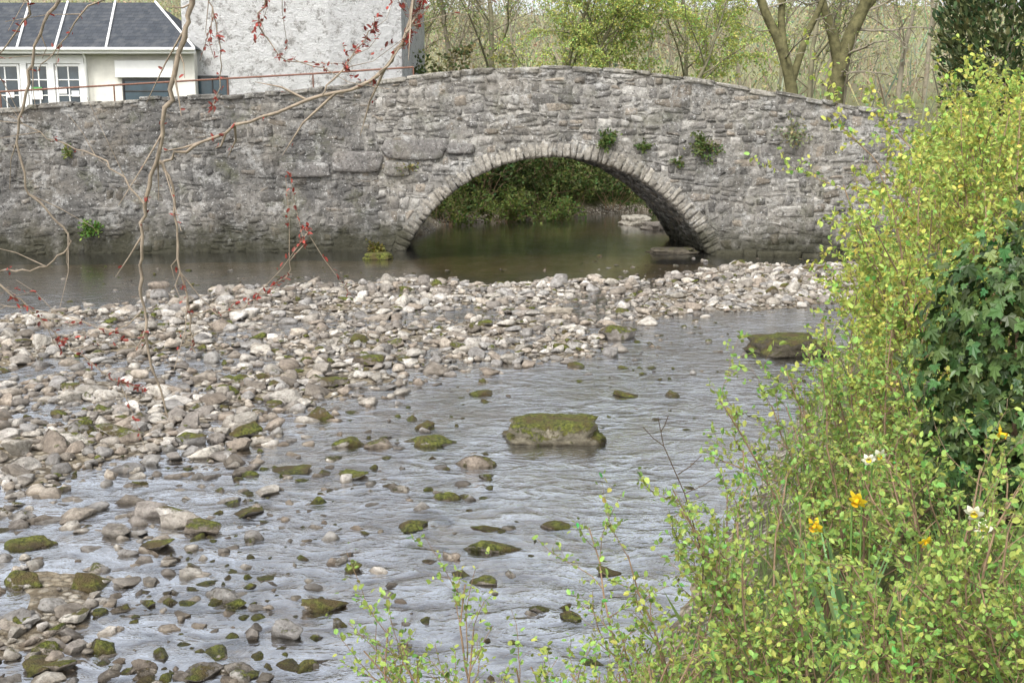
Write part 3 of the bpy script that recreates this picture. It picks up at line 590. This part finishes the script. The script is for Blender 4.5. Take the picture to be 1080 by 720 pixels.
# ---------------------------------------------------------------- trees behind
TR=dict(seg=[6,5,4,3],wob=[.08,.16,.2,.25],up=[.02,.05,.05,.02],k=[7,4,3,3],leaf=2,max=3,nc=[10,8,7],t0=[.22,.2,.2],ang=[(.4,.9),(.4,1.0),(.4,1.1)],ratio=[.55,.5,.5],rr=[.5,.5,.6],taper=.3)
WL=dict(TR); WL['nc']=[12,9,6]; WL['t0']=[.08,.15,.1]; WL['up']=[.02,.0,-.08,-.12]; WL['ratio']=[.6,.55,.55]
def mktree(h,r,base,per,ls,bark,keep=1,cfg=TR):
    g=[Geo(),Geo()]; tips=[]; grow(g,tips,Vector((0,0,-.2)),Vector((random.gauss(0,.06),random.gauss(0,.06),1)),h,r,0,cfg)
    return g[0].mesh('trunk',bark),g[1].mesh('crown',bark),tipleaves(tips,per,ls,base,'foliage',ML,spread=1,keep=keep,jit=.05)
M_TWIGP=m_plain('hazed_twigs',(.30,.265,.195),.9,.35,2); M_TWIGG=m_plain('green_grey_bark',(.22,.205,.13),.9,.4,3)  # far tree colours, bark and leaf, lightened in place of real haze
vars_=[mktree(9,.13,(.36,.35,.19),6,.09,M_TWIGP),mktree(10,.13,(.38,.43,.16),12,.10,M_TWIGG),mktree(8,.10,(.36,.33,.20),5,.09,M_TWIGP),mktree(7.5,.11,(.46,.53,.16),28,.10,M_TWIGG,1,WL),mktree(7,.09,(.32,.29,.18),7,.09,M_TWIGP)]
random.seed(21)
spots=[(-4.8,47,1),(-3.4,52,2),(-2.2,49,0),(-.4,46,1),(.6,53,2),(1.6,49,3),(3.0,46.5,3),(4.6,48,3),(6.4,46,3),(8.2,50,1),(10,53,2),(12,47,1),(15,51,2),(-7,58,0),(-5,62,2),(-2.5,57,4),(-.5,61,0),(2.5,57,1),(4.5,62,2),(7,59,1),(9,64,4),(11.5,57,2),(14,60,1),(17,62,2),(19,56,0),(22,60,0),(-12,60,2),(-18,64,0),(-9,52,0),(-24,58,2)]
for (x,y,vv) in spots:
    s=random.uniform(.85,1.2)
    lab={0:'bare deciduous tree with fine grey-brown twigs',1:'tall tree coming into pale green leaf',2:'slender leafless tree with pale upright twigs, lightened for haze',3:'willow covered with fresh yellow-green spring leaves',4:'small bare tree with dense brown twigs'}[vv]
    R=root('woodland_tree',lab,'tree',(x+random.uniform(-.4,.4),y+random.uniform(-1,1),0),'woodland trees behind the bridge'); R.location[2]=hgt(R.location[0],R.location[1]); R.scale=(s,)*3; R.rotation_euler[2]=random.uniform(0,6.28)
    for nm,me in zip(('trunk','crown','foliage'),vars_[vv]): obj(nm,me,R)
def forked(paths,radii,label,Yd):
    b=P(paths[0][0][0],paths[0][0][1],Yd); b=np.array([b[0],b[1],hgt(b[0],b[1])]); R=root('forked_tree',label,'tree',tuple(b)); g=[Geo(),Geo()]; tips=[]
    for i,(pl,r) in enumerate(zip(paths,radii)):
        pts=[P(a,c,Yd)-b for a,c in pl]
        if i==0: pts=[pts[0]*[1,1,0]+[0,0,-.3]]+pts
        p=sm_path([np.array(q)+np.array(base) for q in pts],4); g[0].tube(p,np.linspace(r,r*.5,len(p)),8)
        for j in range(len(p)//3,len(p),1):
            if random.random()<.7:
                d=Vector(tuple(rng.normal(0,1,3)*[1,1,.3]+[0,0,.5])); grow([g[1]],tips,Vector(tuple(p[j])),d,random.uniform(1.2,2.8),r*.2,2,TR)
        d=Vector(tuple(p[-1]-p[-3])); grow([g[1]],tips,Vector(tuple(p[-1])),d,4,r*.5,1,TR)
    obj('trunk',g[0].mesh('trunk',M_MOSSBARK),R); obj('crown',g[1].mesh('crown',M_BARK),R); obj('foliage',tipleaves(tips,4,.08,(.34,.39,.12),'foliage',ML,spread=1,jit=.05),R)
forked([[(836,120),(832,80),(822,45),(806,10),(792,-40)],[(828,62),(824,20),(828,-40)],[(834,90),(850,40),(866,5),(880,-40)]],[.24,.16,.14],'mossy tree forking low behind the bridge parapet',38.5)
forked([[(880,112),(884,80),(896,40),(912,5),(925,-40)],[(886,78),(878,35),(866,0),(858,-40)],[(905,20),(925,-5),(950,-40)]],[.34,.22,.14],'stout mossy tree with spreading forked trunk',39.5)
R=root('evergreen_tree','dense dark green evergreen with upright foliage','tree',(18.2,42,hgt(18.2,42))); g=Geo(); g.tube([(0,0,-.3),(0,0,9)],[.25,.08],8); obj('trunk',g.mesh('trunk',M_BARK),R)
N=9000; v_=rng.normal(size=(N,3)); v_/=np.linalg.norm(v_,axis=1)[:,None]; rr=rng.uniform(.6,1.05,N)*(1+.15*np.sin(v_[:,0]*7)*np.cos(v_[:,2]*9))
pos=v_*rr[:,None]*[2.5,2.5,4.0]+[0,0,7.2]; dr=v_*.5+rng.normal(0,.3,(N,3))+[0,0,.7]
obj('foliage',leaves('foliage',pos,dr,.30*rng.uniform(.5,1.2,N),leafcols(N,(.12,.155,.065),.4),ML,width=.7),R)
DG=(.065,.10,.025); UC=dict(SH); UC['wob']=[.2,.28,.3]; UC['up']=[-.02,-.05,-.1]
random.seed(5)
for (x,y,h,b,ls) in [(-4.2,37.2,2.6,DG,.13),(-2.6,38.6,3.0,(.09,.13,.03),.13),(-1.0,39.4,2.8,DG,.13),(.6,40.4,3.0,(.08,.115,.03),.13),(2.2,41.6,2.8,(.10,.14,.035),.13),(3.8,42.4,2.6,DG,.13),(-3.2,40.5,3.4,DG,.14),(1.4,43.0,3.2,DG,.14),(-5.6,39.5,3.0,(.18,.20,.07),.13),(5.2,43.6,2.6,(.2,.22,.08),.13),(-4.6,43,3.4,(.24,.26,.09),.14),(-2.2,43.5,3.2,(.24,.24,.10),.14),(6.6,45,2.8,(.32,.35,.12),.13),(9.2,44.6,3.0,(.28,.28,.13),.13),(12,44.8,3,(.32,.32,.15),.13),(-.3,38.0,1.7,(.13,.18,.04),.10),(-2.2,36.9,1.6,(.11,.155,.035),.10),(1.4,39.2,1.5,(.12,.17,.04),.10)]:
    shrub(x,y,h,.9,18,b,'overgrown green thicket on the far river bank','shrub','bank_thicket',per=16,ls=ls,group='thickets along the upstream bank',cfg=UC)
N=11000; x_=rng.uniform(-40,60,N); y_=rng.uniform(50,112,N); z_=height(x_,y_); hh=rng.uniform(.6,3.4,N); d_=rng.normal(0,.45,(N,3)); d_[:,2]=1
T=np.array([[0,-.006,0],[.5,-.007,.04],[1,0,.12],[.5,.007,.04]]); colr=leafcols(N,(.31,.27,.20),.25); gm=rng.random(N)<.35; colr[gm]=leafcols(gm.sum(),(.34,.36,.18),.2)  # scrub colours lightened to imitate distance haze
obj('hillside_scrub',leaves('hillside_scrub',np.stack([x_,y_,z_-.1],-1),d_,hh,colr,ML,(T,np.array([[0,1,2,3]])),up=rng.normal(size=(N,3)),width=2.0),None,'mass of bare brown saplings and scrub covering the hillside','woodland',None,'stuff')
N=48000; x_=rng.uniform(-40,60,N); y_=rng.uniform(52,112,N); cl_=snoise(x_,y_,.5,77); c2_=snoise(x_,y_,.35,78); z_=height(x_,y_)+rng.uniform(.0,1,N)*(3.2+2*cl_)
colr=leafcols(N,(.36,.39,.18),.2); bm_=(c2_+rng.normal(0,.15,N))<0; colr[bm_]=leafcols(bm_.sum(),(.32,.29,.20),.2)  # leaf colours carry painted haze over their green and brown
obj('hillside_leafage',leaves('hillside_leafage',np.stack([x_,y_,z_],-1),rng.normal(size=(N,3)),rng.uniform(.08,.26,N),colr,ML),None,'green and brown spring leafage over the hillside wood, paled as if by haze','woodland',None,'stuff')
# ---------------------------------------------------------------- buildings
M_WHITE=m_plain('white_paint',(.84,.84,.82),.6,.08,3,.05); M_CREAM=m_plain('cream_render',(.74,.72,.65),.8,.12,4,.3)
k=NM('harled_white'); f1=k.mr(k.noise(1.6,8,.8),.5,.62); c=k.mix(k.math('MULTIPLY',f1,.45),(.92,.92,.91),(.70,.68,.65)); c=k.mix(k.math('MULTIPLY',k.mr(k.noise(3.2,9,.85),.53,.58),.85),c,(.38,.36,.34)); M_HARL=k.done(k.bsdf(c,.95,k.bump(k.math('ADD',k.noise(3.5,7,.8),k.math('MULTIPLY',k.noise(30,4),.2)),1.0,.4),.15))
k=NM('slate'); br=k.n('ShaderNodeTexBrick'); X_=k.xyz(k.pos()); cm=k.n('ShaderNodeCombineXYZ'); k.l(X_[0],cm.inputs[0]); k.l(k.math('MULTIPLY',X_[2],1.0),cm.inputs[1]); k.l(cm.outputs[0],br.inputs['Vector'])
br.inputs['Scale'].default_value=2.6; br.inputs['Color1'].default_value=(.045,.052,.062,1); br.inputs['Color2'].default_value=(.068,.075,.086,1); br.inputs['Mortar'].default_value=(.03,.03,.035,1); br.inputs['Mortar Size'].default_value=.012; br.inputs['Row Height'].default_value=.3
M_SLATE=k.done(k.bsdf(k.mix(k.mr(k.noise(3,5),.5,.7),br.outputs[0],(.09,.095,.10)),.8,k.bump(br.outputs[1],-.3,.02),.2))
M_GLASS=m_plain('window_glass',(.05,.07,.085),.08,.6,1.2,0,0,.8); M_TEAL=m_plain('dark_teal_glass',(.03,.06,.08),.12,.4,2,0,0,.8)
M_RUST=m_plain('rusty_paint',(.22,.11,.075),.7,.4,20); M_DARK=m_plain('dark_metal',(.05,.05,.05),.5)
def boxm(name,x0,x1,y0,y1,z0,z1,mat,bev=.01):
    bm=bmesh.new(); bmesh.ops.create_cube(bm,size=1)
    for v in bm.verts: v.co=Vector(((x0+x1)/2+v.co.x*(x1-x0),(y0+y1)/2+v.co.y*(y1-y0),(z0+z1)/2+v.co.z*(z1-z0)))
    if bev: bmesh.ops.bevel(bm,geom=bm.edges[:],offset=bev,segments=1,affect='EDGES')
    me=bpy.data.meshes.new(name); bm.to_mesh(me); bm.free(); me.materials.append(mat); return me
def joinm(name,specs,mat):
    bm=bmesh.new()
    for s in specs:
        me=boxm('tmp',*s,mat); bm.from_mesh(me); bpy.data.meshes.remove(me)
    me=bpy.data.meshes.new(name); bm.to_mesh(me); bm.free(); me.materials.append(mat); return me
def window(par,x0,x1,z0,z1,y,bars_v,bars_h,glass=M_GLASS,fr=M_WHITE,fw=.07):
    e=obj('window',None,par)
    sp_=[(x0,x0+fw,y-.05,y+.03,z0,z1),(x1-fw,x1,y-.05,y+.03,z0,z1),(x0+fw,x1-fw,y-.048,y+.03,z1-fw,z1),(x0+fw,x1-fw,y-.048,y+.03,z0,z0+fw)]
    for b in bars_v: xx=x0+(x1-x0)*b; sp_.append((xx-.02,xx+.02,y-.04,y+.02,z0+fw,z1-fw))
    for b in bars_h: zz=z0+(z1-z0)*b; sp_.append((x0+fw,x1-fw,y-.036,y+.02,zz-.018,zz+.018))
    obj('frame',joinm('frame',sp_,fr),e); obj('glass',boxm('glass',x0+.01,x1-.01,y-.01,y+.015,z0+.01,z1-.01,glass,0),e)
def XZ(px,py,Y): q=P(px,py,Y); return q[0],q[2]
Y1=36.0
cafe=root('cream_building','single-storey cream building with dark slate roof and white-framed windows','building')
xr,ze=XZ(203,52,Y1); xl=-21.0
obj('wall',boxm('wall',xl,xr,Y1+.12,Y1+5.5,2.3,ze-.02,M_CREAM),cafe)
xh,zr=XZ(163,4,38.6)
zr=XZ(163,3,38.6)[1]
V=[(xl-.3,Y1-.25,ze),(xr+.15,Y1-.25,ze),(xr+.15,Y1+5.6,ze),(xl-.3,Y1+5.6,ze),(xl-.3,38.6,zr),(xh,38.6,zr)]
rf=obj('roof',mesh('roof',V+[(a,b,c-.06) for a,b,c in V[:4]],[np.array([[0,1,5,4],[2,3,4,5],[6,7,1,0]]),np.array([[1,2,5],[3,0,4]])],M_SLATE,False),cafe)
g=Geo()
for a,b in ((58,72),(112,122),(205,164),(18,32)):
    xb=P(a,50,Y1-.25)[0]; xt=P(b,4,38.6)[0]; g.tube([(xb,Y1-.27,ze+.02),(xt,38.58,zr+.03)],[.04,.04],6)
obj('roof_flashing',g.mesh('roof_flashing',M_WHITE),rf)
obj('fascia',boxm('fascia',xl-.3,xr+.17,Y1-.36,Y1-.26,ze-.16,ze+.02,M_WHITE),cafe)
g=Geo(); g.tube([(xl,Y1-.42,ze-.02),(xr+.2,Y1-.42,ze-.03)],[.055,.055],8); g.tube([(XZ(91,60,Y1)[0],Y1-.38,ze-.05),(XZ(91,60,Y1)[0],Y1-.1,ze-.3),(XZ(91,60,Y1)[0],Y1-.1,2.4)],[.04]*3,8); obj('gutter',g.mesh('gutter',M_WHITE),cafe)
zt_=XZ(0,68,Y1)[1]
obj('shopfront',joinm('shopfront',[(xl,XZ(88,60,Y1)[0],Y1-.02,Y1+.1,zt_+.02,ze-.17),(XZ(20,60,Y1)[0],XZ(27,60,Y1)[0],Y1-.03,Y1+.1,2.6,zt_+.02),(XZ(50,60,Y1)[0],XZ(56,60,Y1)[0],Y1-.03,Y1+.1,2.6,zt_+.02),(XZ(84,60,Y1)[0],XZ(89,60,Y1)[0],Y1-.03,Y1+.1,2.6,zt_+.02)],M_WHITE),cafe)
for a,b in ((-12,19),(28,50),(57,84)): window(cafe,XZ(a,60,Y1)[0],XZ(b,60,Y1)[0],3.2,zt_,Y1+.04,[.5],[.75,.5])
window(cafe,XZ(128,80,Y1)[0],XZ(178,80,Y1)[0],3.3,XZ(128,83,Y1)[1],Y1+.06,[],[.72],M_TEAL,M_DARK,.06)
obj('lintel',boxm('lintel',XZ(122,80,Y1)[0],XZ(184,80,Y1)[0],Y1-.05,Y1+.1,XZ(122,82,Y1)[1],XZ(122,64,Y1)[1],M_WHITE),cafe)
M_GRN=m_plain('green_notice',(.10,.34,.10),.6)
for a,b,c_,d,mt,lb in ((4,12,96,103,M_WHITE,'white notice'),(31,42,92,95.5,M_GRN,'green notice'),(31,42,96,105,M_WHITE,'white notice'),(60,68,92,99,M_WHITE,'white notice'),(73,81,96,102,M_WHITE,'white notice')):
    o=obj('notice',boxm('notice',XZ(a,60,Y1)[0],XZ(b,60,Y1)[0],Y1-.012,Y1,XZ(a,d,Y1)[1],XZ(a,c_,Y1)[1],mt,0),cafe); o["label"]=lb+' in the window'
Y2=36.5
house=root('white_cottage','tall rough-rendered whitewashed stone cottage with small dark window','house')
xa=XZ(193,50,Y2)[0]; xb=XZ(347,50,Y2)[0]; xc=P(424,50,37.4)[0]
fp=[(xa,Y2),(xb,Y2),(xc,Y2+.8),(xc+.2,Y2+8),(xa,Y2+8)]; zz=9.4
def prism(fp,z0,z1): 
    m=len(fp); V=[(a,b,z0) for a,b in fp]+[(a,b,z1) for a,b in fp]; return V,[[i,(i+1)%m,m+(i+1)%m,m+i] for i in range(m)]
V,Fq=prism(fp,2.3,zz); obj('wall',mesh('wall',V,np.array(Fq),M_HARL,False),house)
V=[(xa-.3,Y2-.3,zz-.1),(xb+.1,Y2-.3,zz-.1),(xc+.3,Y2+.5,zz-.1),(xc+.4,Y2+8.2,zz-.1),(xa-.3,Y2+8.2,zz-.1),(xa-.3,Y2+4,zz+2.6),(xc+.3,Y2+4.5,zz+2.6)]
obj('roof',mesh('roof',V,[np.array([[0,1,6,5],[3,4,5,6]]),np.array([[1,2,6],[2,3,6],[4,0,5]])],M_SLATE,False),house)
window(house,XZ(208,90,Y2)[0],XZ(241,90,Y2)[0],3.7,XZ(203,80,Y2)[1],Y2-.02,[.5],[],M_TEAL,M_DARK,.06)
hr=root('metal_handrail','thin rust-brown metal handrail above the river wall','railing'); g=Geo()
pts=[P(a,b,Y) for a,b,Y in ((-120,104,28.9),(0,97,29.1),(120,90,29.4),(240,83,29.7),(330,78,29.85),(436,71,29.9))]; g.tube(pts,[.024]*6,6); obj('rail',g.mesh('rail',M_RUST),hr)
for p in pts[::1]:
    g=Geo(); g.tube([p,(p[0],p[1],2.5)],[.02,.02],6); obj('post',g.mesh('post',M_RUST),hr)
# ---------------------------------------------------------------- light, camera
W=bpy.data.worlds.new('World'); S.world=W; W.use_nodes=True; nt=W.node_tree; bg=nt.nodes['Background']
sk=nt.nodes.new('ShaderNodeTexSky'); sk.sky_type='NISHITA'; sk.sun_disc=False; EL=math.radians(52); AZ=math.radians(205); sk.sun_elevation=EL; sk.sun_rotation=AZ; sk.dust_density=4; sk.air_density=1.0
hsn=nt.nodes.new('ShaderNodeHueSaturation'); hsn.inputs['Saturation'].default_value=.27; hsn.inputs['Value'].default_value=2.1; nt.links.new(sk.outputs[0],hsn.inputs['Color']); nt.links.new(hsn.outputs[0],bg.inputs[0]); bg.inputs[1].default_value=.15
sl_=bpy.data.lights.new('sun','SUN'); sl_.energy=2.1; sl_.angle=math.radians(16); sl_.color=(1,.97,.92); so=link(bpy.data.objects.new('sun',sl_))
dv=Vector((math.sin(AZ)*math.cos(EL),math.cos(AZ)*math.cos(EL),math.sin(EL))); so.rotation_euler=dv.to_track_quat('Z','Y').to_euler()
cam=bpy.data.cameras.new('camera'); cam.sensor_width=36; cam.lens=F/1080*36; cam.clip_end=2000; cam.clip_start=.05
co=link(bpy.data.objects.new('camera',cam)); co.location=(0,0,CH); co.rotation_euler=(math.pi/2-PITCH,0,0); S.camera=co
S.view_settings.view_transform='Standard'; S.view_settings.look='None'; S.view_settings.exposure=0
